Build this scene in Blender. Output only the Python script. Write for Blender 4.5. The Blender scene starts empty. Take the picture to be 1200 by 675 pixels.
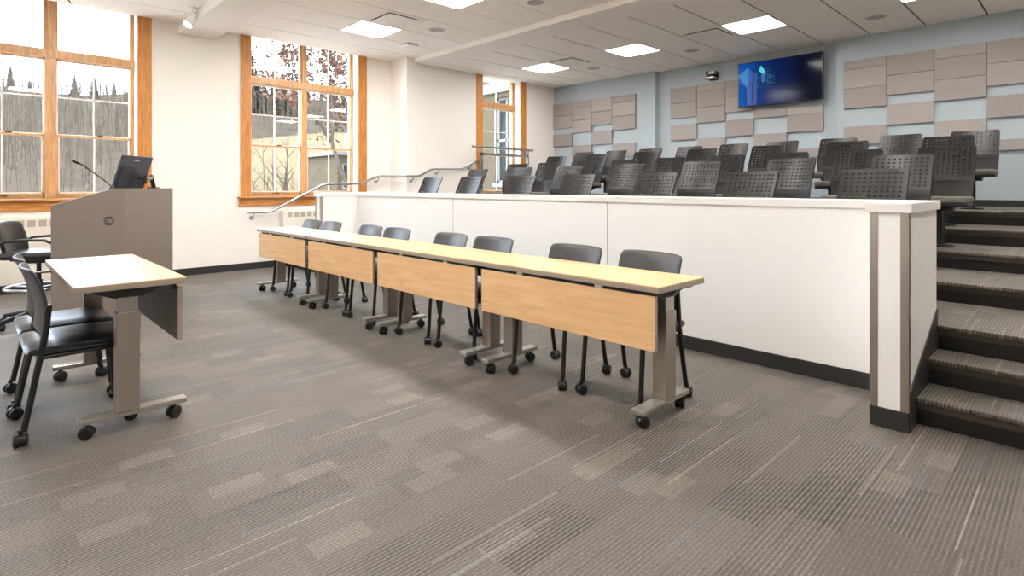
import bpy, bmesh, math, random
from mathutils import Vector, Matrix
random.seed(7)
SC = bpy.context.scene
COL = SC.collection
PI = math.pi
R = math.radians

# ------------------------------------------------------------------ helpers
def lin(c):
    c = c / 255.0
    return c / 12.92 if c <= 0.04045 else ((c + 0.055) / 1.055) ** 2.4

def rgb(r, g, b):
    return (lin(r), lin(g), lin(b), 1.0)

class MB:
    """collects shapes, then links them as one mesh object"""
    def __init__(self):
        self.v = []; self.f = []; self.m = []
    def add(self, vs, fs, mi=0):
        n = len(self.v)
        self.v += [tuple(p) for p in vs]
        self.f += [tuple(i + n for i in f) for f in fs]
        self.m += [mi] * len(fs)
        return self
    def box(self, x0, x1, y0, y1, z0, z1, mi=0, M=None):
        vs = [(x0,y0,z0),(x1,y0,z0),(x1,y1,z0),(x0,y1,z0),(x0,y0,z1),(x1,y0,z1),(x1,y1,z1),(x0,y1,z1)]
        if M is not None: vs = [M @ Vector(p) for p in vs]
        return self.add(vs, [(0,3,2,1),(4,5,6,7),(0,1,5,4),(1,2,6,5),(2,3,7,6),(3,0,4,7)], mi)
    def tube(self, pts, r, seg=10, mi=0, caps=True, ry=None):
        pts = [Vector(p) for p in pts]
        n = len(pts); rr = r if isinstance(r, (list, tuple)) else [r] * n
        vs = []; fs = []
        up = None
        for i, p in enumerate(pts):
            if i == 0: t = pts[1] - p
            elif i == n - 1: t = p - pts[i-1]
            else: t = (pts[i+1] - p).normalized() + (p - pts[i-1]).normalized()
            t.normalize()
            if up is None:
                up = Vector((0,0,1)) if abs(t.z) < 0.9 else Vector((1,0,0))
            a = t.cross(up)
            if a.length < 1e-6: a = t.cross(Vector((0,1,0)))
            a.normalize(); b = a.cross(t).normalized(); up = b
            for k in range(seg):
                q = 2 * PI * k / seg
                vs.append(p + a * (rr[i] * math.cos(q)) + b * ((ry or rr[i]) * math.sin(q)))
        for i in range(n - 1):
            for k in range(seg):
                k2 = (k + 1) % seg
                fs.append((i*seg+k, i*seg+k2, (i+1)*seg+k2, (i+1)*seg+k))
        if caps:
            fs.append(tuple(range(seg))[::-1]); fs.append(tuple((n-1)*seg + k for k in range(seg)))
        return self.add(vs, fs, mi)
    def lathe(self, prof, c=(0,0,0), seg=20, mi=0, M=None):
        vs = []; fs = []
        for (r, z) in prof:
            for k in range(seg):
                q = 2 * PI * k / seg
                p = Vector((c[0] + r*math.cos(q), c[1] + r*math.sin(q), c[2] + z))
                vs.append(M @ p if M is not None else p)
        for i in range(len(prof) - 1):
            for k in range(seg):
                k2 = (k + 1) % seg
                fs.append((i*seg+k, i*seg+k2, (i+1)*seg+k2, (i+1)*seg+k))
        fs.append(tuple(range(seg))[::-1]); fs.append(tuple((len(prof)-1)*seg + k for k in range(seg)))
        return self.add(vs, fs, mi)
    def prism(self, poly, z0, z1, axis='z', mi=0, M=None):
        n = len(poly)
        def mk(a, b, h):
            if axis == 'z': p = Vector((a, b, h))
            elif axis == 'y': p = Vector((a, h, b))
            else: p = Vector((h, a, b))
            return M @ p if M is not None else p
        vs = [mk(a, b, z0) for a, b in poly] + [mk(a, b, z1) for a, b in poly]
        fs = [tuple(range(n))[::-1], tuple(range(n, 2*n))]
        for i in range(n):
            j = (i + 1) % n
            fs.append((i, j, n + j, n + i))
        return self.add(vs, fs, mi)
    def build(self, name, mat, parent=None, bevel=0.0, smooth=False, seg=2, loc=None):
        me = bpy.data.meshes.new(name)
        me.from_pydata(self.v, [], self.f); me.update()
        bm = bmesh.new(); bm.from_mesh(me)
        bmesh.ops.recalc_face_normals(bm, faces=bm.faces)
        bm.to_mesh(me); bm.free()
        mats = mat if isinstance(mat, (list, tuple)) else [mat]
        for m in mats: me.materials.append(m)
        if len(mats) > 1:
            for p, mi in zip(me.polygons, self.m): p.material_index = mi
        if smooth:
            for p in me.polygons: p.use_smooth = True
        o = bpy.data.objects.new(name, me); COL.objects.link(o)
        if parent is not None: o.parent = parent
        if loc is not None: o.location = loc
        if bevel > 0:
            b = o.modifiers.new('bevel', 'BEVEL'); b.width = bevel; b.segments = seg
            b.limit_method = 'ANGLE'; b.angle_limit = R(40)
            if smooth:
                pass
        return o

def shade(o, ang=40):
    """smooth shading with sharp edges kept"""
    me = o.data
    for p in me.polygons: p.use_smooth = True
    bm = bmesh.new(); bm.from_mesh(me)
    for e in bm.edges:
        if len(e.link_faces) == 2 and e.calc_face_angle(0) > R(ang): e.smooth = False
        elif len(e.link_faces) != 2: e.smooth = False
    bm.to_mesh(me); bm.free()
    return o

def empty(name, loc=(0,0,0), rz=0):
    o = bpy.data.objects.new(name, None); COL.objects.link(o)
    o.empty_display_size = 0.1
    o.location = loc; o.rotation_euler = (0, 0, rz)
    return o

def tag(o, label=None, cat=None, group=None, kind=None):
    if label: o['label'] = label
    if cat: o['category'] = cat
    if group: o['group'] = group
    if kind: o['kind'] = kind
    return o

def copy_tree(o, parent=None):
    kids = KIDS.get(o.name)
    if kids is None:
        kids = [c for c in bpy.data.objects if c.parent == o]
        KIDS[o.name] = kids
    c = o.copy(); COL.objects.link(c)
    if parent is not None: c.parent = parent
    for k in kids: copy_tree(k, c)
    return c
KIDS = {}

ORD = ['first','second','third','fourth','fifth','sixth','seventh','eighth','ninth','tenth','eleventh','twelfth','thirteenth']

# ------------------------------------------------------------------ materials
def new_mat(name):
    m = bpy.data.materials.new(name); m.use_nodes = True
    nt = m.node_tree
    return m, nt, nt.nodes['Principled BSDF']

def plain(name, col, rough=0.5, metal=0.0, spec=0.5, noise=0.0, scale=30, bump=0.0, coat=0.0):
    m, nt, b = new_mat(name)
    b.inputs['Base Color'].default_value = col
    b.inputs['Roughness'].default_value = rough
    b.inputs['Metallic'].default_value = metal
    b.inputs['Specular IOR Level'].default_value = spec
    if coat: 
        b.inputs['Coat Weight'].default_value = coat; b.inputs['Coat Roughness'].default_value = 0.15
    if noise > 0 or bump > 0:
        tc = nt.nodes.new('ShaderNodeTexCoord'); n = nt.nodes.new('ShaderNodeTexNoise')
        n.inputs['Scale'].default_value = scale; n.inputs['Detail'].default_value = 4
        nt.links.new(tc.outputs['Object'], n.inputs['Vector'])
        if noise > 0:
            mx = nt.nodes.new('ShaderNodeMix'); mx.data_type = 'RGBA'
            mx.inputs['A'].default_value = tuple(c * (1 - noise) for c in col[:3]) + (1,)
            mx.inputs['B'].default_value = tuple(min(1, c * (1 + noise)) for c in col[:3]) + (1,)
            nt.links.new(n.outputs['Fac'], mx.inputs['Factor'])
            nt.links.new(mx.outputs['Result'], b.inputs['Base Color'])
        if bump > 0:
            bp = nt.nodes.new('ShaderNodeBump'); bp.inputs['Strength'].default_value = bump
            bp.inputs['Distance'].default_value = 0.002
            nt.links.new(n.outputs['Fac'], bp.inputs['Height'])
            nt.links.new(bp.outputs['Normal'], b.inputs['Normal'])
    return m

def emit(name, col, strength):
    m, nt, b = new_mat(name)
    b.inputs['Base Color'].default_value = (0.8, 0.8, 0.8, 1)
    b.inputs['Emission Color'].default_value = col
    b.inputs['Emission Strength'].default_value = strength
    return m

def wood(name, c0, c1, sc, rough=0.35, grain=8.0, coat=0.0, spec=0.5):
    """grain stretched along the axis with the smallest entry of sc"""
    m, nt, b = new_mat(name)
    tc = nt.nodes.new('ShaderNodeTexCoord'); mp = nt.nodes.new('ShaderNodeMapping')
    mp.inputs['Scale'].default_value = sc
    n = nt.nodes.new('ShaderNodeTexNoise'); n.inputs['Scale'].default_value = grain
    n.inputs['Detail'].default_value = 6; n.inputs['Distortion'].default_value = 0.6
    rp = nt.nodes.new('ShaderNodeValToRGB')
    rp.color_ramp.elements[0].position = 0.32; rp.color_ramp.elements[0].color = c0
    rp.color_ramp.elements[1].position = 0.68; rp.color_ramp.elements[1].color = c1
    nt.links.new(tc.outputs['Object'], mp.inputs['Vector'])
    nt.links.new(mp.outputs['Vector'], n.inputs['Vector'])
    nt.links.new(n.outputs['Fac'], rp.inputs['Fac'])
    nt.links.new(rp.outputs['Color'], b.inputs['Base Color'])
    b.inputs['Roughness'].default_value = rough
    b.inputs['Specular IOR Level'].default_value = spec
    if coat:
        b.inputs['Coat Weight'].default_value = coat; b.inputs['Coat Roughness'].default_value = 0.12
    return m

def carpet_mat():
    m, nt, b = new_mat('carpet_weave')
    N = nt.nodes; L = nt.links
    def mth(op, a=None, c=None, d=None):
        n = N.new('ShaderNodeMath'); n.operation = op
        for i, s in enumerate((a, c, d)):
            if s is None: continue
            if isinstance(s, (int, float)): n.inputs[i].default_value = s
            else: L.new(s, n.inputs[i])
        return n.outputs[0]
    def wn(x, y, off=0.0):
        cb = N.new('ShaderNodeCombineXYZ'); 
        L.new(x, cb.inputs[0]); L.new(y, cb.inputs[1]); cb.inputs[2].default_value = off
        w = N.new('ShaderNodeTexWhiteNoise'); w.noise_dimensions = '3D'
        L.new(cb.outputs[0], w.inputs['Vector'])
        return w.outputs['Value']
    geo = N.new('ShaderNodeNewGeometry'); sp = N.new('ShaderNodeSeparateXYZ')
    L.new(geo.outputs['Position'], sp.inputs[0])
    X, Y = sp.outputs[0], sp.outputs[1]
    zero = mth('MULTIPLY', X, 0.0)
    # pieces laid in rows along x, every row shifted
    def cell(rw, pl, off):
        row = mth('FLOOR', mth('DIVIDE', Y, rw))
        sh = wn(row, zero, off)
        colx = mth('FLOOR', mth('ADD', mth('DIVIDE', X, pl), mth('MULTIPLY', sh, 7.0)))
        return row, colx
    r1, c1 = cell(0.21, 0.42, 1.0)
    v1 = wn(r1, c1, 2.0); s1 = wn(r1, c1, 3.0)
    r2, c2 = cell(0.105, 0.21, 4.0)
    v2 = wn(r2, c2, 5.0)
    hi = mth('GREATER_THAN', v2, 0.925)         # small pale blocks
    lo = mth('LESS_THAN', v2, 0.12)
    st = mth('SINE', mth('MULTIPLY', Y, 2 * PI / 0.0168))
    st = mth('MULTIPLY', mth('ADD', st, 1.0), 0.5)
    st = mth('POWER', st, 2.2)
    amp = mth('ADD', 0.18, mth('MULTIPLY', mth('POWER', s1, 1.5), 1.05))
    nz = N.new('ShaderNodeTexNoise'); nz.inputs['Scale'].default_value = 1.0; nz.inputs['Detail'].default_value = 3
    mp = N.new('ShaderNodeMapping'); mp.inputs['Scale'].default_value = (14, 60, 1)
    L.new(geo.outputs['Position'], mp.inputs['Vector']); L.new(mp.outputs[0], nz.inputs['Vector'])
    brk = mth('MULTIPLY', nz.outputs['Fac'], 1.5)
    r3 = mth('FLOOR', mth('DIVIDE', Y, 0.0076))
    c3 = mth('FLOOR', mth('ADD', mth('DIVIDE', X, 0.62), mth('MULTIPLY', wn(r3, zero, 6.0), 7.0)))
    a3 = wn(r3, c3, 8.0)
    pale = mth('GREATER_THAN', a3, 0.985)
    dark = mth('LESS_THAN', a3, 0.022)
    blue = mth('MULTIPLY', mth('GREATER_THAN', a3, 0.970), mth('LESS_THAN', a3, 0.985))
    g = N.new('ShaderNodeTexNoise'); g.inputs['Scale'].default_value = 190; g.inputs['Detail'].default_value = 2
    L.new(geo.outputs['Position'], g.inputs['Vector'])
    gm = N.new('ShaderNodeTexNoise'); gm.inputs['Scale'].default_value = 90; gm.inputs['Detail'].default_value = 3
    L.new(geo.outputs['Position'], gm.inputs['Vector'])
    def cen(o, k):
        return mth('MULTIPLY', mth('SUBTRACT', o, 0.5), k)
    val = mth('ADD', 0.84, cen(v1, 0.30))
    val = mth('ADD', val, mth('MULTIPLY', hi, 0.36))
    val = mth('SUBTRACT', val, mth('MULTIPLY', lo, 0.07))
    val = mth('ADD', val, mth('MULTIPLY', mth('SUBTRACT', st, 0.42), mth('MULTIPLY', mth('MULTIPLY', amp, brk), 1.25)))
    val = mth('ADD', val, mth('MULTIPLY', pale, 1.0))
    val = mth('ADD', val, mth('MULTIPLY', blue, 0.04))
    val = mth('SUBTRACT', val, mth('MULTIPLY', dark, 0.30))
    val = mth('MULTIPLY', val, mth('ADD', 1.0, mth('ADD', cen(g.outputs['Fac'], 2.2), cen(gm.outputs['Fac'], 1.5))))
    tint = N.new('ShaderNodeMix'); tint.data_type = 'RGBA'
    tint.inputs['A'].default_value = rgb(*CARPET); tint.inputs['B'].default_value = rgb(92, 101, 110)
    L.new(mth('MULTIPLY', blue, 0.9), tint.inputs['Factor'])
    sc = N.new('ShaderNodeVectorMath'); sc.operation = 'SCALE'
    L.new(tint.outputs['Result'], sc.inputs[0]); L.new(val, sc.inputs['Scale'])
    L.new(sc.outputs[0], b.inputs['Base Color'])
    b.inputs['Roughness'].default_value = 0.62
    b.inputs['Specular IOR Level'].default_value = 0.5
    b.inputs['Sheen Weight'].default_value = 0.35
    b.inputs['Sheen Roughness'].default_value = 0.3
    bp = N.new('ShaderNodeBump'); bp.inputs['Strength'].default_value = 0.5; bp.inputs['Distance'].default_value = 0.004
    L.new(mth('ADD', g.outputs['Fac'], mth('MULTIPLY', st, 0.6)), bp.inputs['Height'])
    L.new(bp.outputs['Normal'], b.inputs['Normal'])
    return m
CARPET = (96, 87, 78)

def glass_mat():
    m = bpy.data.materials.new('window_glass'); m.use_nodes = True
    nt = m.node_tree; nt.nodes.clear()
    out = nt.nodes.new('ShaderNodeOutputMaterial'); mix = nt.nodes.new('ShaderNodeMixShader')
    tr = nt.nodes.new('ShaderNodeBsdfTransparent'); gl = nt.nodes.new('ShaderNodeBsdfGlossy')
    gl.inputs['Roughness'].default_value = 0.02
    tr.inputs['Color'].default_value = (0.975, 0.98, 0.975, 1)
    lw = nt.nodes.new('ShaderNodeLayerWeight'); lw.inputs['Blend'].default_value = 0.5
    pw = nt.nodes.new('ShaderNodeMath'); pw.operation = 'POWER'; pw.inputs[1].default_value = 5.0
    fr = nt.nodes.new('ShaderNodeMath'); fr.operation = 'MULTIPLY_ADD'; fr.inputs[1].default_value = 0.9; fr.inputs[2].default_value = 0.035
    nt.links.new(lw.outputs['Facing'], pw.inputs[0]); nt.links.new(pw.outputs[0], fr.inputs[0])
    nt.links.new(fr.outputs[0], mix.inputs[0]); nt.links.new(tr.outputs[0], mix.inputs[1]); nt.links.new(gl.outputs[0], mix.inputs[2])
    nt.links.new(mix.outputs[0], out.inputs[0])
    return m

M = {}
M['carpet'] = carpet_mat()
M['wall'] = plain('wall_paint', rgb(240, 235, 228), 0.75, noise=0.012, scale=4, bump=0.05)
M['blue'] = plain('blue_wall_paint', rgb(171, 182, 189), 0.75, noise=0.012, scale=4)
M['ceil'] = plain('ceiling_tile', rgb(244, 241, 237), 0.9, noise=0.03, scale=60, bump=0.15)
M['gyps'] = plain('gypsum_white', rgb(240, 237, 233), 0.85)
M['gap'] = plain('ceiling_gap', rgb(92, 88, 84), 0.9)
M['base'] = plain('rubber_baseboard', rgb(42, 41, 40), 0.45)
M['lam'] = plain('white_laminate', rgb(243, 241, 239), 0.32, noise=0.01, scale=3)
M['cap'] = plain('white_solid_surface', rgb(238, 235, 231), 0.28)
M['seam'] = plain('panel_seam', rgb(150, 146, 142), 0.6)
M['rubber'] = plain('stair_rubber', rgb(22, 20, 19), 0.35, noise=0.1, scale=20)
M['nosing'] = plain('stair_nosing', rgb(60, 51, 44), 0.4)
M['steel'] = plain('brushed_steel', rgb(178, 170, 160), 0.3, metal=1.0)
M['steel2'] = plain('rail_steel', rgb(178, 178, 180), 0.28, metal=1.0)
M['oak'] = wood('oak_trim', rgb(180, 112, 46), rgb(216, 150, 78), (6, 6, 0.5), 0.4, 9)
M['oakh'] = wood('oak_trim_horizontal', rgb(180, 112, 46), rgb(216, 150, 78), (0.5, 6, 6), 0.4, 9)
M['sash'] = wood('oak_sash_glare', rgb(196, 142, 90), rgb(224, 176, 124), (6, 6, 0.5), 0.4, 9)  # lighter than the trim: window glare put into the colour
M['sashw'] = plain('pale_sash', rgb(232, 226, 218), 0.5)
M['glass'] = glass_mat()
M['maple'] = wood('maple_laminate', rgb(204, 160, 108), rgb(218, 178, 130), (5, 0.6, 5), 0.40, 6, spec=0.7)
M['band'] = plain('edge_band', rgb(148, 134, 120), 0.4)
M['back'] = plain('panel_backing', rgb(96, 84, 76), 0.5, noise=0.1, scale=12)
M['colm'] = plain('leg_metallic_paint', rgb(150, 140, 129), 0.38, metal=0.55)
M['silver'] = plain('leg_silver', rgb(168, 162, 155), 0.3, metal=0.7)
M['black'] = plain('black_plastic', rgb(24, 24, 25), 0.38)
M['blackm'] = plain('black_metal', rgb(20, 20, 21), 0.35)
M['shell'] = plain('chair_shell_plastic', rgb(48, 46, 46), 0.34, noise=0.05, scale=200, bump=0.1)
M['vinyl'] = plain('black_vinyl', rgb(38, 38, 40), 0.33, noise=0.05, scale=60)
M['seatfab'] = plain('grey_seat_fabric', rgb(112, 107, 101), 0.8, noise=0.15, scale=200)
M['pshell'] = plain('perforated_shell_plastic', rgb(27, 22, 19), 0.38, spec=0.34, noise=0.04, scale=200)
M['white'] = plain('white_plastic', rgb(235, 233, 229), 0.5)
M['grey'] = plain('grey_grille', rgb(182, 178, 174), 0.7)
M['dark'] = plain('dark_slot', rgb(30, 29, 28), 0.7)
M['lect'] = plain('lectern_laminate', rgb(124, 113, 105), 0.38, noise=0.03, scale=8)
M['mon'] = plain('monitor_plastic', rgb(58, 62, 72), 0.35)
M['moni'] = plain('monitor_inner_plastic', rgb(36, 39, 48), 0.4)
M['bezel'] = plain('tv_bezel', rgb(20, 20, 22), 0.25)
M['fab1'] = plain('acoustic_fabric', rgb(156, 150, 147), 0.9, noise=0.07, scale=90)
M['fab2'] = plain('acoustic_fabric_light', rgb(163, 156, 152), 0.9, noise=0.07, scale=90)
M['fab3'] = plain('acoustic_fabric_dark', rgb(153, 146, 143), 0.9, noise=0.07, scale=90)
M['heater'] = plain('heater_enamel', rgb(228, 221, 208), 0.5)
M['slot'] = plain('heater_slot', rgb(176, 164, 148), 0.7)
M['lamp'] = emit('lamp_diffuser', (1.0, 0.975, 0.935, 1), 41.0)
M['lamp2'] = emit('lamp_diffuser_dimmed', (1.0, 0.955, 0.90, 1), 24.0)
M['spot'] = emit('spot_lens', (1.0, 0.94, 0.86, 1), 40.0)

# ------------------------------------------------------------------ setting
ZL, ZR = 3.489, 3.409
XW, XE0, XE = -4.2, 9.38, 9.25
YS, YN, YN3 = -3.0, 8.76, 8.24
XJ = 5.42
T = 0.30

def structure(o, label=None, cat=None):
    o['kind'] = 'structure'
    if label: o['label'] = label
    if cat: o['category'] = cat
    return o

f = MB().box(XW - T, XE0 + T, YS - T, YN + T, -0.12, 0).build('floor', M['carpet'])
structure(f, 'grey brown striped carpet floor of the room', 'floor')

# walls
w = MB()
W0, W1, W2, W3 = (-3.375, -1.618), (-0.175, 1.582), (3.014, 4.784), (7.15, 8.196)
ZS, ZH, ZT = 1.09, 3.60, 3.85
def wall_run(mb, x0, x1, y, opens):
    x = x0
    for a, b in opens:
        mb.box(x, a, y, y + T, 0, ZT)
        mb.box(a, b, y, y + T, 0, ZS); mb.box(a, b, y, y + T, ZH, ZT)
        x = b
    mb.box(x, x1, y, y + T, 0, ZT)
wall_run(w, XW - T, XJ, YN, [W0, W1, W2])
wall_run(w, XJ, XE0 + T, YN3, [W3])
w.box(XJ, XJ + T, YN3 + T, YN + T, 0, ZT)
structure(w.build('wall_north', M['wall']), 'cream wall with the tall oak trimmed windows', 'wall')
w = MB()
w.box(XE, XE0 + T, YS - T, 2.64, 0, ZT); w.box(XE0, XE0 + T, 2.64, 5.70, 0, ZT); w.box(XE, XE0 + T, 5.70, YN3, 0, ZT)
structure(w.build('wall_east', M['blue']), 'pale blue wall behind the raised seating', 'wall')
structure(MB().box(XW - T, XW, YS - T, YN, 0, ZT).build('wall_west', M['wall']), 'cream wall behind the camera', 'wall')
structure(MB().box(XW, XE, YS - T, YS, 0, ZT).build('wall_south', M['wall']), 'cream wall at the stairs side, out of the picture', 'wall')

# ceilings: slabs with separate tiles leaving thin joints
BH0, BH1, BHZ = 2.06, 2.525, 3.352
BX0, BX1 = 5.59, 6.05
S = 0.6405
def tiles(mb, x0, x1, y0, y1, z, ox, oy, gx, gy, th=0.012):
    i0 = math.floor((x0 - ox) / S); i1 = math.ceil((x1 - ox) / S)
    j0 = math.floor((y0 - oy) / S); j1 = math.ceil((y1 - oy) / S)
    for i in range(i0, i1):
        for j in range(j0, j1):
            a, b = max(x0, ox + i*S + gx/2), min(x1, ox + (i+1)*S - gx/2)
            c, d = max(y0, oy + j*S + gy/2), min(y1, oy + (j+1)*S - gy/2)
            if b - a > 0.01 and d - c > 0.01: mb.box(a, b, c, d, z, z + th)
tl = MB()
tl.box(XW - T, BH0, YS - T, YN, ZL + 0.010, ZT, 1); tl.box(BH1, BX0, YS - T, YN, ZL + 0.010, ZT, 1)
tl.box(BX0, XE0 + T, YS - T, YN, ZR + 0.010, ZT, 1)
tiles(tl, XW, BH0, YS, YN, ZL, 3.800, 4.932, 0.006, 0.014)
tiles(tl, BH1, BX0, YS, YN, ZL, 3.800, 4.932, 0.006, 0.014)
tiles(tl, BX1, XE0, YS, YN, ZR, 7.250, 4.758, 0.004, 0.022)
structure(tl.build('ceiling', [M['ceil'], M['gap']]), 'white tiled ceiling', 'ceiling')
bb = MB().box(BX0 - 0.006, BX1, YS, YN, ZR, ZL + 0.006)
structure(bb.build('trim_1', M['gyps'], bevel=0.004), 'white plaster drop edge crossing the ceiling towards the jog', 'trim')
bb = MB().box(BH0 - 0.004, BH1 + 0.004, YS, YN, BHZ, ZL + 0.006)
structure(bb.build('trim_2', M['gyps'], bevel=0.004), 'white plaster bulkhead between the first two windows', 'trim')
# white T bars running away from the camera in the near ceiling
tb = MB()
for i in range(-12, 4):
    x = 3.800 + i * S
    if x > XW and not (BH0 - 0.02 < x < BH1 + 0.02) and x < BX0:
        tb.box(x - 0.008, x + 0.008, YS, YN, ZL - 0.001, ZL + 0.008)
structure(tb.build('trim_3', M['white']), 'thin white ceiling grid bars', 'trim')

# baseboards
structure(MB().box(XW, XJ, YN - 0.015, YN, 0, 0.10).build('baseboard_north', M['base']), 'dark rubber baseboard under the windows', 'baseboard')
bh = MB(); bh.box(XE - 0.012, XE, YS, 2.64, 0.98, 1.07); bh.box(XE0 - 0.012, XE0, 2.64, 5.7, 0.98, 1.07); bh.box(XE - 0.012, XE, 5.7, YN3, 0.98, 1.07)
structure(bh.build('baseboard_east', M['base']), 'dark rubber baseboard at the top tier', 'baseboard')

# raised seating: tiers
RISE = 0.141
TX = [4.085, 4.945, 5.795, 6.62, 7.46]
for i, x in enumerate(TX):
    z = RISE * (i + 3)
    x1 = TX[i + 1] + 0.03 if i < 4 else XE0
    r = empty('seating_tier', (0, 0, 0)); 
    structure(r, ORD[i] + ' carpeted tier of the raised seating counted from the low wall', 'raised floor')
    MB().box(x, x1, YS, YN3 if x > XJ else YN, z - 0.022, z).build('tread', M['carpet'], r, bevel=0.006)
    MB().box(x + 0.03, x1, YS, YN3 if x > XJ else YN, z - RISE - (0.29 if i == 0 else 0.0), z - 0.022).build('riser', M['rubber'], r)
    MB().box(x + 0.012, x + 0.03, YS, YN3 if x > XJ else YN, z - 0.058, z - 0.022).build('nosing', M['nosing'], r)
def steps(y0, y1, name, lab):
    r = empty(name); structure(r, lab, 'stairs')
    for k, (x, x1) in enumerate([(3.535, 3.87), (3.828, 4.115)]):
        z = RISE * (k + 1)
        MB().box(x, x1, y0, y1, z - 0.022, z).build('tread', M['carpet'], r, bevel=0.006)
        MB().box(x + 0.028, x1, y0, y1, 0 if k == 0 else z - RISE, z - 0.022).build('riser', M['rubber'], r)
        MB().box(x + 0.012, x + 0.028, y0, y1, z - 0.058, z - 0.022).build('nosing', M['nosing'], r)
    return r
KY0, KY1 = 0.64, 7.375
steps(YS, KY0, 'stair', 'two carpeted steps with black risers beside the low wall end')
steps(KY1, YN - 0.016, 'stair', 'two carpeted steps under the wall handrail')

# low white wall in front of the seating
KX = 3.94
PX = 3.387
kw = empty('wall_parapet'); structure(kw, 'low white panelled wall in front of the raised seating', 'low wall')
MB().box(KX, 4.115, KY0 + 0.15, KY1 - 0.15, 0.0, 1.105).build('panel', M['lam'], kw)
sm = MB()
for y in (2.90, 5.045, 6.9 + 9):
    if y < 7: sm.box(KX - 0.0015, KX + 0.01, y - 0.003, y + 0.003, 0.10, 1.105)
sm.build('panel_seam', M['seam'], kw)
MB().box(KX - 0.012, KX, KY0 + 0.165, KY1 - 0.165, 0.0, 0.10).build('baseboard', M['base'], kw, bevel=0.003)
cp = MB()
cp.prism([(PX - 0.018, KY0 - 0.018), (4.135, KY0 - 0.018), (4.135, KY1 + 0.018), (PX - 0.018, KY1 + 0.018), (PX - 0.018, KY1 - 0.180),
          (KX - 0.02, KY1 - 0.180), (KX - 0.02, KY0 + 0.185), (PX - 0.018, KY0 + 0.185)], 1.105, 1.157)
cp.build('cap', M['cap'], kw, bevel=0.004)
for nm, a, b in (('stair', KY0, KY0 + 0.166), ('window', KY1 - 0.166, KY1)):
    MB().box(PX, 4.115, a, b, 0.0, 1.105).build('return_panel', M['lam'], kw)
    MB().box(PX - 0.012, PX, a - 0.002, b + 0.002, 0.0, 0.10).build('baseboard', M['base'], kw, bevel=0.003)
    MB().box(PX - 0.003, PX, a, a + 0.034, 0.10, 1.105).box(PX - 0.003, PX + 0.03, a - 0.003, a, 0.10, 1.105).build('corner_guard', M['steel'], kw)
    MB().box(PX - 0.003, PX, b - 0.034, b, 0.10, 1.105).box(PX - 0.003, PX + 0.03, b, b + 0.003, 0.10, 1.105).build('corner_guard', M['steel'], kw)
st = MB()
st.prism([(PX, 0.0), (4.115, 0.0), (4.115, 0.515), (4.09, 0.505), (PX + 0.02, 0.205), (PX, 0.205)], KY0 - 0.008, KY0 + 0.002, axis='y')
st.build('stringer', M['base'], kw)
st = MB()
st.prism([(PX, 0.0), (4.115, 0.0), (4.115, 0.515), (4.09, 0.505), (PX + 0.02, 0.205), (PX, 0.205)], KY1 - 0.002, KY1 + 0.008, axis='y')
st.build('stringer', M['base'], kw)

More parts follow.
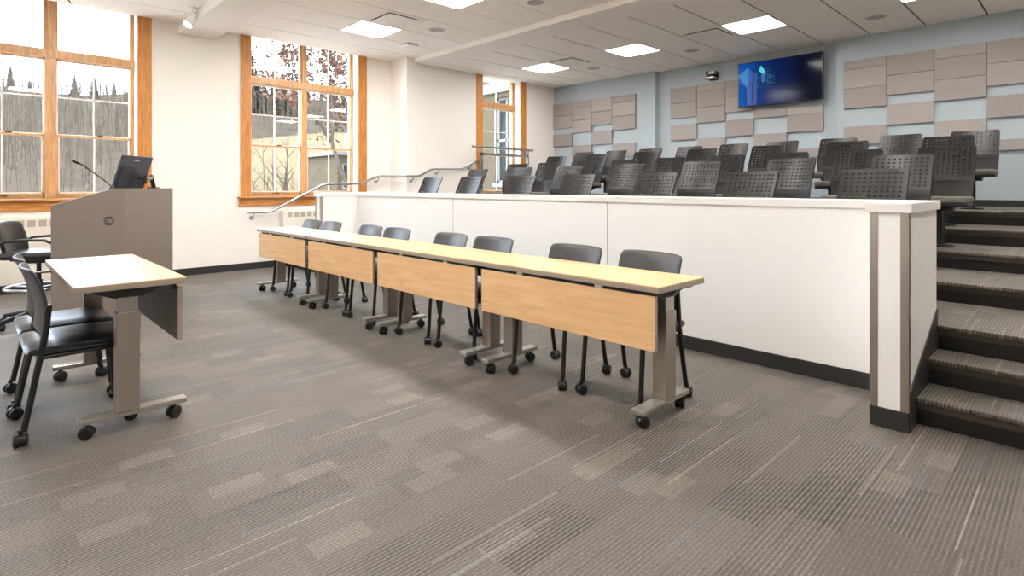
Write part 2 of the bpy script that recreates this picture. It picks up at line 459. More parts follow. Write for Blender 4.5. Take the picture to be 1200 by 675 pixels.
# ------------------------------------------------------------------ windows
def window(n, x0, x1, y, lights, label):
    r = empty('window_%d' % n, (0, 0, 0)); structure(r, label, 'window')
    FY = y + 0.17
    # casing boards on the wall face
    MB().box(x0 - 0.145, x0, y - 0.022, y, ZS, ZH).build('casing', M['oak'], r, bevel=0.003)
    MB().box(x1, x1 + 0.155, y - 0.022, y, ZS, ZH).build('casing', M['oak'], r, bevel=0.003)
    MB().box(x0 - 0.19, x1 + 0.20, y - 0.075, y + 0.18, ZS - 0.028, ZS).build('sill', M['oakh'], r, bevel=0.004)
    MB().box(x0 - 0.17, x1 + 0.18, y - 0.024, y, ZS - 0.145, ZS - 0.028).build('apron', M['oakh'], r, bevel=0.003)
    MB().box(x0, x0 + 0.012, y, FY + 0.1, ZS, ZH).box(x1 - 0.012, x1, y, FY + 0.1, ZS, ZH).build('jamb', M['sashw'], r)
    ZTB, ZTT = 2.815, 2.935
    fr = MB()
    # outer frame
    fr.box(x0 + 0.012, x0 + 0.055, FY, FY + 0.09, ZS, ZH); fr.box(x1 - 0.055, x1 - 0.012, FY, FY + 0.09, ZS, ZH)
    fr.box(x0 + 0.012, x1 - 0.012, FY, FY + 0.09, ZH - 0.02, ZH); fr.box(x0 + 0.012, x1 - 0.012, FY, FY + 0.09, ZS, ZS + 0.03)
    fr.box(x0 + 0.012, x1 - 0.012, FY - 0.03, FY + 0.09, ZTB + 0.01, ZTT - 0.012)
    for (a, b, m) in lights[:-1]:
        nb = lights[lights.index((a, b, m)) + 1][0]
        fr.box(b + 0.018, nb - 0.018, FY - 0.025, FY + 0.09, ZS, ZTB + 0.02); fr.box(b + 0.045, nb - 0.03, FY - 0.02, FY + 0.09, ZTB + 0.02, ZH)
    fr.build('frame', M['sash'], r, bevel=0.003)
    for (a, b, m) in lights:
        # transom light
        t = MB()
        t.box(a - 0.03, a, FY + 0.012, FY + 0.06, ZTT - 0.014, ZH); t.box(b, b + 0.045, FY + 0.012, FY + 0.06, ZTT - 0.014, ZH)
        t.box(a, b, FY + 0.012, FY + 0.06, ZTT - 0.014, ZTT + 0.005)
        t.build('transom_sash', M['sash'], r, bevel=0.002)
        MB().box(m - 0.004, m + 0.004, FY + 0.02, FY + 0.045, ZTT, ZH).build('muntin', M['sashw'], r)
        MB().box(a - 0.01, b + 0.01, FY + 0.031, FY + 0.034, ZTT - 0.012, ZH).build('pane', M['glass'], r)
        # upper sash, set back
        Y2 = FY + 0.035
        t = MB()
        t.box(a - 0.018, a, Y2, Y2 + 0.03, 1.86, ZTB + 0.012); t.box(b, b + 0.018, Y2, Y2 + 0.03, 1.86, ZTB + 0.012)
        t.box(a - 0.018, b + 0.018, Y2, Y2 + 0.03, 2.80, ZTB + 0.012); t.box(a - 0.018, b + 0.018, Y2, Y2 + 0.03, 1.860, 1.895)
        us = t.build('upper_sash', M['sashw'], r, bevel=0.002)
        MB().box(m - 0.008, m + 0.008, Y2 + 0.004, Y2 + 0.026, 1.89, 2.81).box(a, b, Y2 + 0.004, Y2 + 0.026, 2.345, 2.361).build('muntin', M['sashw'], us)
        MB().box(a - 0.01, b + 0.01, Y2 + 0.013, Y2 + 0.016, 1.87, 2.815).build('pane', M['glass'], us)
        MB().box(m + 0.03, m + 0.09, Y2 - 0.03, Y2 - 0.002, 1.882, 1.897).build('latch', M['dark'], us)
        # lower sash
        Y1 = FY + 0.0
        t = MB()
        t.box(a - 0.018, a, Y1, Y1 + 0.03, ZS + 0.02, 1.885); t.box(b, b + 0.018, Y1, Y1 + 0.03, ZS + 0.02, 1.885)
        t.box(a - 0.018, b + 0.018, Y1, Y1 + 0.03, ZS + 0.02, 1.155); t.box(a - 0.018, b + 0.018, Y1, Y1 + 0.03, 1.855, 1.882)
        ls = t.build('lower_sash', M['sash'], r, bevel=0.002)
        MB().box(m - 0.008, m + 0.008, Y1 + 0.006, Y1 + 0.026, 1.155, 1.856).box(a, a + 0.014, Y1 + 0.008, Y1 + 0.022, 1.155, 1.856).box(b - 0.014, b, Y1 + 0.008, Y1 + 0.022, 1.155, 1.856).box(a, b, Y1 + 0.008, Y1 + 0.022, 1.155, 1.169).build('muntin', M['sashw'], ls)
        MB().box(a - 0.01, b + 0.01, Y1 + 0.013, Y1 + 0.016, 1.15, 1.86).build('pane', M['glass'], ls)
        MB().box(m - 0.05, m + 0.05, Y1 - 0.012, Y1, 1.128, 1.138).build('lift', M['dark'], ls)
    return r
window(1, W1[0], W1[1], YN, [(-0.113, 0.632, 0.258), (0.779, 1.520, 1.143)], 'tall oak framed window behind the lectern')
window(4, W0[0], W0[1], YN, [(-3.313, -2.568, -2.942), (-2.421, -1.68, -2.057)], 'added unseen oak framed window beyond the lectern, letting in daylight')  # unseen window added for more daylight
window(2, W2[0], W2[1], YN, [(3.080, 3.838, 3.450), (3.965, 4.718, 4.340)], 'tall oak framed window behind the low wall end')
window(3, W3[0], W3[1], YN3, [(7.215, 8.135, 7.70)], 'narrow oak framed window beside the raised seating')

# ------------------------------------------------------------------ ceiling fittings
def light(x, y, z, lab, mt='lamp'):
    r = empty('ceiling_light', (x, y, z)); tag(r, lab, 'ceiling light', 'square ceiling light panels')
    h = 0.318
    MB().box(-h, h, -h, -h + 0.014, -0.008, 0.004).box(-h, h, h - 0.014, h, -0.008, 0.004).box(-h, -h + 0.014, -h, h, -0.008, 0.004).box(h - 0.014, h, -h, h, -0.008, 0.004).build('frame', M['white'], r)
    MB().box(-h + 0.014, h - 0.014, -h + 0.014, h - 0.014, -0.004, 0.002).build('diffuser', M[mt], r)
for k, y in enumerate([7.174, 5.252, 3.33, 1.41, -0.51]):  # last panel is unseen, added to brighten the low wall's stairs side
    light(4.120, y, ZL, 'square lit ceiling panel, %s from the windows in the row before the drop edge' % ORD[k])
for k, y in enumerate([6.955, 5.078, 3.156, 1.235, -0.69]):  # end panel is unseen, put in to light the stairs-side return
    light(7.570, y, ZR, 'square lit ceiling panel, %s from the windows in the row over the raised seating' % ORD[k], 'lamp2')
for k, y in enumerate([4.61, 2.69]):  # unseen row added to light the low wall from the front
    light(-2.925, y, ZL, 'unseen added light panel, %s from the windows in the row farthest from the raised seating' % ORD[k])
for k, y in enumerate([6.53, 4.61, 2.69, 0.77]):  # row out of view, added to fill the shadow before the tables
    light(0.918, y, ZL, 'unseen added light panel, %s from the windows in the row closest to the lectern' % ORD[k])

def vent(x, y, z, lab):
    r = empty('ceiling_vent', (x, y, z)); tag(r, lab, 'air vent', 'ceiling air vents')
    h = 0.30
    MB().box(-h, h, -h, h, -0.004, 0.004).build('frame', M['white'], r)
    MB().box(-0.245, 0.245, -0.245, 0.245, -0.006, -0.003).build('slot', M['dark'], r)
    MB().box(-0.237, 0.237, -0.237, 0.237, -0.018, -0.012).box(-0.02, 0.02, -0.02, 0.02, -0.013, -0.004).build('plate', M['white'], r, bevel=0.003)
vent(4.12, 6.533, ZL, 'square white air vent beside the lit panel nearest the second window')
vent(7.49, 6.31, ZR, 'square white air vent beside the lit panel nearest the narrow window')
vent(7.57, 3.80, ZR, 'square white air vent beside the lit panel in front of the television')

def speaker(x, y, z, lab):
    r = empty('ceiling_speaker', (x, y, z)); tag(r, lab, 'speaker', 'round ceiling speakers')
    MB().lathe([(0.125, 0.004), (0.125, -0.006), (0.108, -0.009), (0.104, -0.004)], seg=32).build('rim', M['white'], r, smooth=True)
    MB().lathe([(0.104, 0.0), (0.104, -0.006), (0.02, -0.009)], seg=32).build('grille', M['grey'], r)
speaker(4.81, 6.53, ZL, 'round ceiling speaker beside the air vent before the drop edge')
speaker(4.95, 4.72, ZL, 'round ceiling speaker at the top edge, cut by the picture')
speaker(8.21, 6.36, ZR, 'round ceiling speaker over the corner of the raised seating')
speaker(8.26, 4.43, ZR, 'round ceiling speaker above the wall camera')
speaker(8.33, 1.92, ZR, 'round ceiling speaker nearest the stairs')

r = empty('ceiling_sensor', (4.99, 7.50, ZL)); tag(r, 'small white box fixture on the ceiling tile near the drop edge', 'sensor')
MB().box(-0.10, 0.10, -0.10, 0.10, -0.045, -0.012).build('body', M['white'], r, bevel=0.008)
MB().box(-0.085, 0.085, -0.085, 0.085, -0.013, 0.002).build('base', M['dark'], r)

r = empty('spotlight', (2.00, 7.86, ZL)); tag(r, 'white cylindrical ceiling spotlight tilted beside the bulkhead', 'spotlight')
MB().lathe([(0.055, 0.002), (0.055, -0.014), (0.02, -0.018)], seg=24).build('canopy', M['white'], r)
MB().tube([(0, 0, -0.015), (0, 0, -0.095)], 0.010).build('stem', M['white'], r)
ax = Vector((-0.105, -0.03, -0.165)).normalized()
p0 = Vector((0.045, 0.02, -0.072)); p1 = p0 + ax * 0.10; p2 = p0 + ax * 0.185
MB().tube([p0, p0 + ax * 0.06], 0.052, 24).build('back_housing', M['white'], r, bevel=0.006)
h = MB().tube([p0 + ax * 0.062, p2], 0.056, 24).build('head', M['white'], r, bevel=0.004)
MB().tube([p2, p2 + ax * 0.003], 0.048, 24).build('lens', M['spot'], r)

r = tag(MB().tube([(0.818, 8.5, ZL), (1.031, 8.5, 3.223)], 0.006, 8).build('metal_rod', M['dark']), 'thin dark rod hanging diagonally from the ceiling before the first window', 'rod')

# ------------------------------------------------------------------ wall things
# acoustic panels: columns counted from the window corner; (y0, y1, face x, [(top, bottom), ...])
COLS = [
 (7.70, 8.229, XE, [(3.035, 2.77), (2.765, 2.497), (2.37, 2.105)]),
 (7.178, 7.698, XE, [(3.035, 2.90), (2.897, 2.635), (2.63, 2.375), (2.10, 1.83)]),
 (6.666, 7.173, XE, [(3.035, 2.77), (2.765, 2.490), (2.368, 2.097)]),
 (6.121, 6.662, XE, [(3.030, 2.90), (2.897, 2.63), (2.625, 2.362), (2.09, 1.83)]),
 (4.917, 5.434, XE0, [(3.045, 2.77), (2.767, 2.495), (2.367, 2.092)]),
 (4.387, 4.912, XE0, [(3.052, 2.925), (2.922, 2.645), (2.64, 2.368), (2.095, 1.825)]),
 (3.903, 4.382, XE0, [(3.045, 2.775), (2.772, 2.507), (2.370, 2.098)]),
 (3.376, 3.899, XE0, [(2.487, 2.368), (2.105, 1.83)]),
 (2.845, 3.372, XE0, [(2.490, 2.370), (2.366, 2.095), (1.83, 1.69)]),
 (1.997, 2.530, XE, [(3.065, 2.945), (2.942, 2.665), (2.662, 2.376), (2.11, 1.845)]),
 (1.460, 1.992, XE, [(3.060, 2.79), (2.786, 2.515), (2.383, 2.10), (1.83, 1.69)]),
 (0.924, 1.455, XE, [(3.062, 2.93), (2.927, 2.65), (2.646, 2.373), (2.10, 1.83)]),
 (0.390, 0.919, XE, [(3.060, 2.785), (2.781, 2.503), (2.372, 2.102), (1.826, 1.688)]),
]
for ci, (y0, y1, fx, rows) in enumerate(COLS):
    for ri, (zt, zb) in enumerate(rows):
        rn = 'lowest' if ri == len(rows) - 1 else ('top', 'second', 'third')[ri]
        o = MB().box(fx - 0.045, fx + 0.006, y0, y1, zb, zt).build('acoustic_panel', M[('fab1', 'fab2', 'fab3')[(ci * 2 + ri) % 3]], bevel=0.003)
        tag(o, 'grey fabric wall panel, %s piece in the %s column from the window corner' % (rn, ORD[ci]), 'wall panel', 'grey fabric acoustic wall panels')

# television
tv = empty('television', (9.20, 3.45, 2.912)); tag(tv, 'large wall television showing a dark blue picture', 'television')
MB().box(0.0, 0.05, -0.645, 0.645, -0.362, 0.362).build('body', M['bezel'], tv, bevel=0.005)
MB().box(0.05, 0.18, -0.2, 0.2, -0.2, 0.2).build('wall_mount', M['dark'], tv)
m, nt, b = new_mat('tv_screen')
tc = nt.nodes.new('ShaderNodeTexCoord'); sp = nt.nodes.new('ShaderNodeSeparateXYZ'); nt.links.new(tc.outputs['Object'], sp.inputs[0])
mr = nt.nodes.new('ShaderNodeMapRange'); mr.inputs[1].default_value = 0.60; mr.inputs[2].default_value = -0.35
nt.links.new(sp.outputs[1], mr.inputs[0])
rp = nt.nodes.new('ShaderNodeValToRGB'); rp.color_ramp.elements[0].color = rgb(8, 78, 158); rp.color_ramp.elements[1].color = rgb(3, 6, 28)
e = rp.color_ramp.elements.new(0.42); e.color = rgb(5, 34, 92)
nt.links.new(mr.outputs[0], rp.inputs[0]); nt.links.new(rp.outputs[0], b.inputs['Emission Color'])
b.inputs['Emission Strength'].default_value = 0.9; b.inputs['Base Color'].default_value = rgb(6, 8, 16); b.inputs['Roughness'].default_value = 0.12; b.inputs['Specular IOR Level'].default_value = 0.12
sc_ = MB().box(-0.003, 0.0, -0.632, 0.632, -0.350, 0.350).build('screen', m, tv)
def scr(poly, col, s, name='screen_picture', depth=-0.0045):
    q = MB(); q.prism(poly, depth, depth + 0.0012, axis='x')
    mm = emit('screen_' + str(len(bpy.data.materials)), col, s)
    mm.node_tree.nodes['Principled BSDF'].inputs['Base Color'].default_value = (0.01, 0.015, 0.03, 1)
    return q.build(name, mm, sc_)
def sy(u): return 0.632 - u * 1.264
def sz(v): return 0.350 - v * 0.700
def uv(pts): return [(sy(a), sz(c)) for a, c in pts]
scr(uv([(0.0, .26), (.12, .09), (.20, .25), (.17, .50), (.165, .98), (.11, .98), (.10, .56), (.04, .44)]), rgb(20, 92, 190), 0.5)
scr(uv([(0.0, .26), (.12, .09), (.135, .40), (.11, .55), (.045, .42)]), rgb(34, 140, 214), 0.6, depth=-0.0058)
scr(uv([(.20, .25), (.24, .24), (.23, .98), (.17, .98)]), rgb(18, 70, 160), 0.5, depth=-0.0046)
scr(uv([(.255, .21), (.285, .09), (.345, .24), (.32, .30), (.285, .25)]), rgb(70, 214, 214), 0.7, depth=-0.0060)
scr(uv([(.285, .28), (.33, .30), (.345, .36), (.32, .50), (.30, .48)]), rgb(28, 110, 200), 0.5)
q = MB()
for _ in range(230):
    a = random.random() * PI * 1.15 - 0.5; rr = random.uniform(0.25, 1.0)
    u = 0.34 + 0.145 * rr * math.sin(a) * random.uniform(.6, 1.0); v = 0.38 - 0.22 * rr * math.cos(a)
    if random.random() < .35: u = random.uniform(.24, .46); v = random.uniform(.35, .62)
    d = random.uniform(0.002, 0.005)
    q.box(-0.0052, -0.0040, sy(u) - d, sy(u) + d, sz(v) - d, sz(v) + d)
mm = emit('screen_sparks', rgb(30, 130, 150), 0.5); mm.node_tree.nodes['Principled BSDF'].inputs['Base Color'].default_value = (0.01, 0.015, 0.03, 1)
q.build('screen_picture', mm, sc_)

# wall camera on its bracket
r = empty('wall_camera', (9.38, 4.60, 3.13)); tag(r, 'silver and black swivel camera on a wall shelf beside the television', 'camera')
MB().box(-0.02, 0.0, -0.07, 0.07, -0.03, 0.12).build('wall_plate', M['dark'], r)
MB().box(-0.22, -0.02, -0.10, 0.10, -0.012, 0.004).build('shelf', M['steel'], r, bevel=0.003)
MB().lathe([(0.07, 0.004), (0.07, 0.03), (0.045, 0.045)], (-0.12, 0, 0), 24).build('base', M['dark'], r)
MB().box(-0.06, 0.06, -0.085, 0.085, 0.05, 0.115, 0, Matrix.Translation((-0.12, 0, 0))).build('head', M['silver'], r, bevel=0.015)
MB().tube([(-0.18, 0.045, 0.08), (-0.19, 0.045, 0.08)], 0.026, 20).build('lens', M['dark'], r)

# handrail along the wall over the window-side steps
hr = empty('handrail', (0, 0, 0)); tag(hr, 'brushed steel handrail climbing the window wall in steps', 'handrail')
YA, YB = YN - 0.10, YN3 - 0.08
pts = [(2.93, YA, .856), (3.22, YA, .856), (3.30, YA, .875), (4.08, YA, 1.255), (4.17, YA, 1.278), (4.72, YA, 1.285), (4.80, YA, 1.30), (5.08, YA, 1.405), (5.16, YA, 1.420),
       (5.30, YA, 1.421), (5.335, YA - .03, 1.421), (5.345, YB + .03, 1.418), (5.37, YB, 1.418), (5.60, YB, 1.420), (5.66, YB, 1.438), (5.88, YB, 1.548), (5.95, YB, 1.562), (6.55, YB, 1.572), (6.61, YB, 1.588), (6.86, YB, 1.700), (6.93, YB, 1.712), (7.05, YB, 1.712)]
shade(MB().tube(pts, 0.019, 12).build('rail', M['steel2'], hr))
for (x, y, z, wy) in [(3.02, YA, .856, YN), (4.55, YA, 1.28, YN), (5.12, YA, 1.41, YN), (5.50, YB, 1.418, YN3), (6.05, YB, 1.563, YN3), (6.80, YB, 1.672, YN3)]:
    MB().tube([(x, y, z - 0.015), (x, y + 0.005, z - 0.06), (x, y + 0.04, z - 0.085), (x, wy - 0.005, z - 0.085)], 0.009, 8).build('bracket', M['steel2'], hr)
    MB().tube([(x, wy - 0.012, z - 0.085), (x, wy, z - 0.085)], 0.03, 16).build('rosette', M['steel2'], hr)

# guard rail before the narrow window
gr = empty('guard_rail', (0, 0, 0)); tag(gr, 'steel guard rail standing before the narrow window', 'guard rail')
GY = 8.06
MB().tube([(6.74, GY - 0.03, 1.985), (8.33, GY - 0.03, 1.985)], 0.022, 12).build('top_rail', M['steel2'], gr)
for x in (6.74, 8.33): MB().tube([(x - 0.012, GY - 0.03, 1.985), (x + 0.012, GY - 0.03, 1.985)], 0.028, 12).build('end_cap', M['silver'], gr)
MB().box(6.95, 8.25, GY - 0.02, GY + 0.02, 1.835, 1.88).build('cross_rail', M['steel2'], gr)
for x in (6.95, 8.21):
    MB().box(x, x + 0.04, GY - 0.02, GY + 0.02, 0.845 if x < 7.4 else 0.987, 1.88).build('post', M['steel2'], gr)
    MB().tube([(x + 0.02, GY, 1.88), (x + 0.02, GY - 0.03, 1.965)], 0.008, 8).build('bracket', M['steel2'], gr)

# convector heaters
def heater(x0, x1, lab):
    r = empty('radiator', ((x0 + x1) / 2, YN, 0)); tag(r, lab, 'radiator', 'wall convectors below the windows')
    h = (x1 - x0) / 2
    MB().box(-h, h, -0.115, -0.016, 0.10, 0.865).build('cover', M['heater'], r, bevel=0.008)
    g = MB()
    n = int((2 * h - 0.1) / 0.098)
    for i in range(n):
        x = -h + 0.05 + (i + 0.5) * (2 * h - 0.1) / n
        g.box(x - 0.037, x + 0.037, -0.117, -0.112, 0.765, 0.845)
    g.build('grille', M['slot'], r)
    MB().box(-h + 0.01, h - 0.01, -0.10, -0.017, 0.0, 0.10).build('kick', M['base'], r)
    MB().box(-h, h, -0.118, -0.113, 0.40, 0.412).build('access_seam', M['slot'], r)
heater(-0.30, 1.62, 'cream convector heater below the window behind the lectern')
heater(3.456, 4.80, 'cream convector heater below the second window, behind the handrail')

# ------------------------------------------------------------------ flip-top tables
def caster(mb, x, y, r=0.032, w=0.05, a=0.0, z=None):
    z = r if z is None else z
    c, s = math.cos(a), math.sin(a)
    ax = Vector((-s, c, 0)); p = Vector((x, y, z))
    for k in (-1, 1):
        mb.tube([p + ax * (k * w * 0.12), p + ax * (k * w * 0.42), p + ax * (k * w * 0.5)], [r, r * 0.97, r * 0.7], 16)
    mb.tube([p - ax * (w * 0.14), p + ax * (w * 0.14)], r * 0.85, 12)
    mb.tube([(x, y, z + r * 0.6), (x, y, z + r * 1.6)], r * 0.36, 8)

def make_table(L, H, ins_a=0.11, ins_b=0.11):
    r = empty('folding_table')
    hx = 0.2325
    MB().box(-hx, hx, -L/2, L/2, H - 0.004, H).build('tabletop', M['maple'], r)
    MB().box(-hx - 0.001, hx + 0.001, -L/2 - 0.001, L/2 + 0.001, H - 0.033, H - 0.004).build('edge_band', M['band'], r, bevel=0.003)
    # modesty panel
    pn = MB().box(-0.221, -0.216, -L/2 + 0.03, L/2 - 0.03, H - 0.332, H - 0.052).build('modesty_panel', M['maple'], r)
    q = MB()
    q.box(-0.216, -0.202, -L/2 + 0.03, L/2 - 0.03, H - 0.332, H - 0.052)
    q.build('panel_backing', M['back'], pn)
    y = L/2 - 0.03
    for s in (-1, 1): MB().box(-0.222, -0.201, s*y - 0.0015, s*y + 0.0015, H - 0.3325, H - 0.0515).build('edge_band', M['band'], pn)
    for s in (-1, 1):
        MB().box(-0.218, -0.190, s * L * 0.22 - 0.024, s * L * 0.22 + 0.024, H - 0.058, H - 0.033).build('hinge', M['white'], r, bevel=0.002)
    MB().box(-0.20, -0.185, -L/2 + 0.06, L/2 - 0.06, H - 0.07, H - 0.034).build('hinge_rail', M['blackm'], r)
    MB().tube([(0.0, -L/2 + 0.17, H - 0.075), (0.0, L/2 - 0.17, H - 0.075)], 0.02, 12).build('cross_bar', M['blackm'], r)
    for s in (-1, 1):
        y = s * (L/2 - (ins_a if s > 0 else ins_b))
        lg = MB().box(-0.050, 0.050, y - 0.042, y + 0.042, 0.10, H - 0.165).build('leg', M['colm'], r, bevel=0.004)
        MB().box(-0.043, 0.043, y - 0.035, y + 0.035, H - 0.165, H - 0.09).build('leg_sleeve', M['silver'], lg, bevel=0.003)
        ft = MB().box(-0.265, 0.205, y - 0.036, y + 0.036, 0.078, 0.104).build('foot', M['silver'], lg, bevel=0.004)
        c = MB(); caster(c, -0.21, y, 0.033, 0.055, 0.5 * s, 0.033); c.build('caster', M['black'], lg)
        c = MB(); caster(c, 0.165, y, 0.033, 0.055, -0.4 * s, 0.033); c.build('caster', M['black'], lg)
        # flip mechanism housing with ribs
        hs = MB()
        hs.prism([(-0.165, H - 0.034), (0.165, H - 0.034), (0.15, H - 0.055), (0.06, H - 0.092), (-0.06, H - 0.092), (-0.12, H - 0.07)], y - 0.032, y + 0.032, axis='y')
        for k in range(9): hs.box(-0.10 + k * 0.022, -0.092 + k * 0.022, y - 0.036, y + 0.036, H - 0.082 if 0.5 < k < 7.5 else H - 0.07, H - 0.036)
        hs.build('tilt_housing', M['black'], lg)
        if s < 0:
            MB().box(0.15, 0.29, y - 0.012, y + 0.012, H - 0.072, H - 0.062).tube([(0.12, y, H - 0.06), (0.17, y, H - 0.067)], 0.012, 8).build('release_lever', M['black'], lg)
    return r
TAB = [(2.190, 1.392), (3.560, 1.338), (4.912, 1.338), (6.270, 1.338)]
for k, (y, L) in enumerate(TAB):
    if k < 2: t = make_table(L, 0.737)
    else: t = copy_tree(t2)
    if k == 1: t2 = t
    t.location = (2.6925, y, 0)
    tag(t, ('maple flip-top table at the stairs end of the long row', 'maple flip-top table, second in the row from the stairs end',
            'maple flip-top table, third in the row from the stairs end', 'maple flip-top table at the window end of the long row')[k], 'table', 'maple flip-top tables in a row')
t = make_table(1.36, 0.770, 0.150, 0.080); t.location = (0.573, 3.958, 0); t.rotation_euler.z = PI
tag(t, 'separate flip-top table standing in front of the grey lectern', 'table')

# ------------------------------------------------------------------ rolling side chairs
def make_side_chair():
    r = empty('side_chair')
    # seat cushion
    s = MB()
    prof = [(-0.205, 0.425), (-0.212, 0.448), (-0.195, 0.468), (-0.08, 0.474), (0.10, 0.474), (0.195, 0.466), (0.228, 0.445), (0.228, 0.425), (0.20, 0.412), (-0.18, 0.412)]
    nY = 9; vs = []; fs = []
    for j in range(nY):
        q = -1 + 2 * j / (nY - 1); y = 0.225 * math.sin(q * PI / 2) if False else 0.225 * q
        k = 1 - 0.04 * abs(q) ** 6; dz = -0.018 * abs(q) ** 6
        for (x, z) in prof:
            zz = z + (dz if z > 0.44 else (-dz * 0.5))
            vs.append((x * k, y, zz))
    n = len(prof)
    for j in range(nY - 1):
        for i in range(n):
            fs.append((j*n+i, j*n+(i+1)%n, (j+1)*n+(i+1)%n, (j+1)*n+i))
    fs.append(tuple(range(n))[::-1]); fs.append(tuple((nY-1)*n+i for i in range(n)))
    s.add(vs, fs); o = s.build('seat', M['vinyl'], r); shade(o, 50)
    b = o.modifiers.new('bevel', 'BEVEL'); b.width = 0.012; b.segments = 2; b.limit_method = 'ANGLE'; b.angle_limit = R(50)
    q = MB()
    q.tube([(-0.165, -0.208, 0.405), (0.19, -0.203, 0.405)], 0.012, 8); q.tube([(-0.165, 0.208, 0.405), (0.19, 0.203, 0.405)], 0.012, 8)
    q.tube([(0.12, -0.205, 0.402), (0.12, 0.205, 0.402)], 0.011, 8); q.tube([(-0.12, -0.205, 0.402), (-0.12, 0.205, 0.402)], 0.011, 8)
    q.build('seat_frame', M['blackm'], r)
    # legs
    for sy_ in (-1, 1):
        l = MB().tube([(0.185, 0.205 * sy_, 0.42), (0.200, 0.207 * sy_, 0.25), (0.215, 0.210 * sy_, 0.070)], 0.0145, 10).build('leg', M['blackm'], r); shade(l)
        c = MB(); caster(c, 0.222, 0.212 * sy_, 0.031, 0.056, 0.6 * sy_ + 0.3, 0.031); c.build('caster', M['black'], l)
        l = MB().tube([(-0.118, 0.222 * sy_, 0.66), (-0.130, 0.223 * sy_, 0.53), (-0.148, 0.217 * sy_, 0.42), (-0.180, 0.219 * sy_, 0.24), (-0.212, 0.222 * sy_, 0.070)], 0.0145, 10).build('leg', M['blackm'], r); shade(l)
        c = MB(); caster(c, -0.222, 0.224 * sy_, 0.031, 0.056, -0.5 * sy_ + 0.9, 0.031); c.build('caster', M['black'], l)
    # backrest shell: curved in plan, leaning, with cut upper corners
    vs = []; fs = []
    nt_, ns = 13, 15
    for a in range(nt_):
        t = a / (nt_ - 1); z = 0.520 + 0.318 * t
        w = 0.222
        if t > 0.88: w = 0.222 - 0.013 * ((t - 0.88) / 0.12) ** 2
        if t < 0.12: w = 0.214 + 0.008 * (t / 0.12)
        for bq in range(ns):
            q = -1 + 2 * bq / (ns - 1)
            x = -0.155 + 0.018 * math.sin(t * PI) - 0.062 * t ** 1.6 + 0.036 * q * q * (0.6 + 0.4 * t)
            vs.append((x, q * w, z - (0.008 * abs(q) ** 8 if a == nt_ - 1 else 0)))
    for a in range(nt_ - 1):
        for bq in range(ns - 1):
            fs.append((a*ns+bq, a*ns+bq+1, (a+1)*ns+bq+1, (a+1)*ns+bq))
    o = MB().add(vs, fs).build('backrest', M['shell'], r, smooth=True)
    so = o.modifiers.new('solid', 'SOLIDIFY'); so.thickness = 0.012; so.offset = 0
    bv = o.modifiers.new('bevel', 'BEVEL'); bv.width = 0.004; bv.segments = 2; bv.limit_method = 'ANGLE'; bv.angle_limit = R(50)
    return r
sc0 = make_side_chair()
YC = [1.895, 2.455, 3.290, 3.826, 4.660, 5.180, 6.015, 6.535]
WHO = [('stairs', 'table at the stairs end of the row'), ('second', 'second table from the stairs end'), ('third', 'third table from the stairs end'), ('window', 'table at the window end of the row')]
for i, y in enumerate(YC):
    c = copy_tree(sc0) if i else sc0
    if i == 0: KIDS.clear()
    c.location = (2.80 + random.uniform(-.012, .012) + (0.02 if i == 0 else 0), y, 0); c.rotation_euler.z = PI + R((-3.0, 1.0, .5, -.5, .5, -.4, .5, 0)[i])
    tag(c, 'black chair under the %s, on its %s side' % (WHO[i // 2][1], 'stairs' if i % 2 == 0 else 'window'), 'chair', 'black chairs behind the long row of tables')
for i, (y, lab) in enumerate([(3.768, 'black rolling chair at the separate table, the one closest to the camera'), (4.285, 'black rolling chair at the separate table, behind another chair')]):
    c = copy_tree(sc0); c.location = (0.390, y, 0); c.rotation_euler.z = R((.3, -.3)[i])
    tag(c, lab, 'chair', 'black chairs at the separate table')

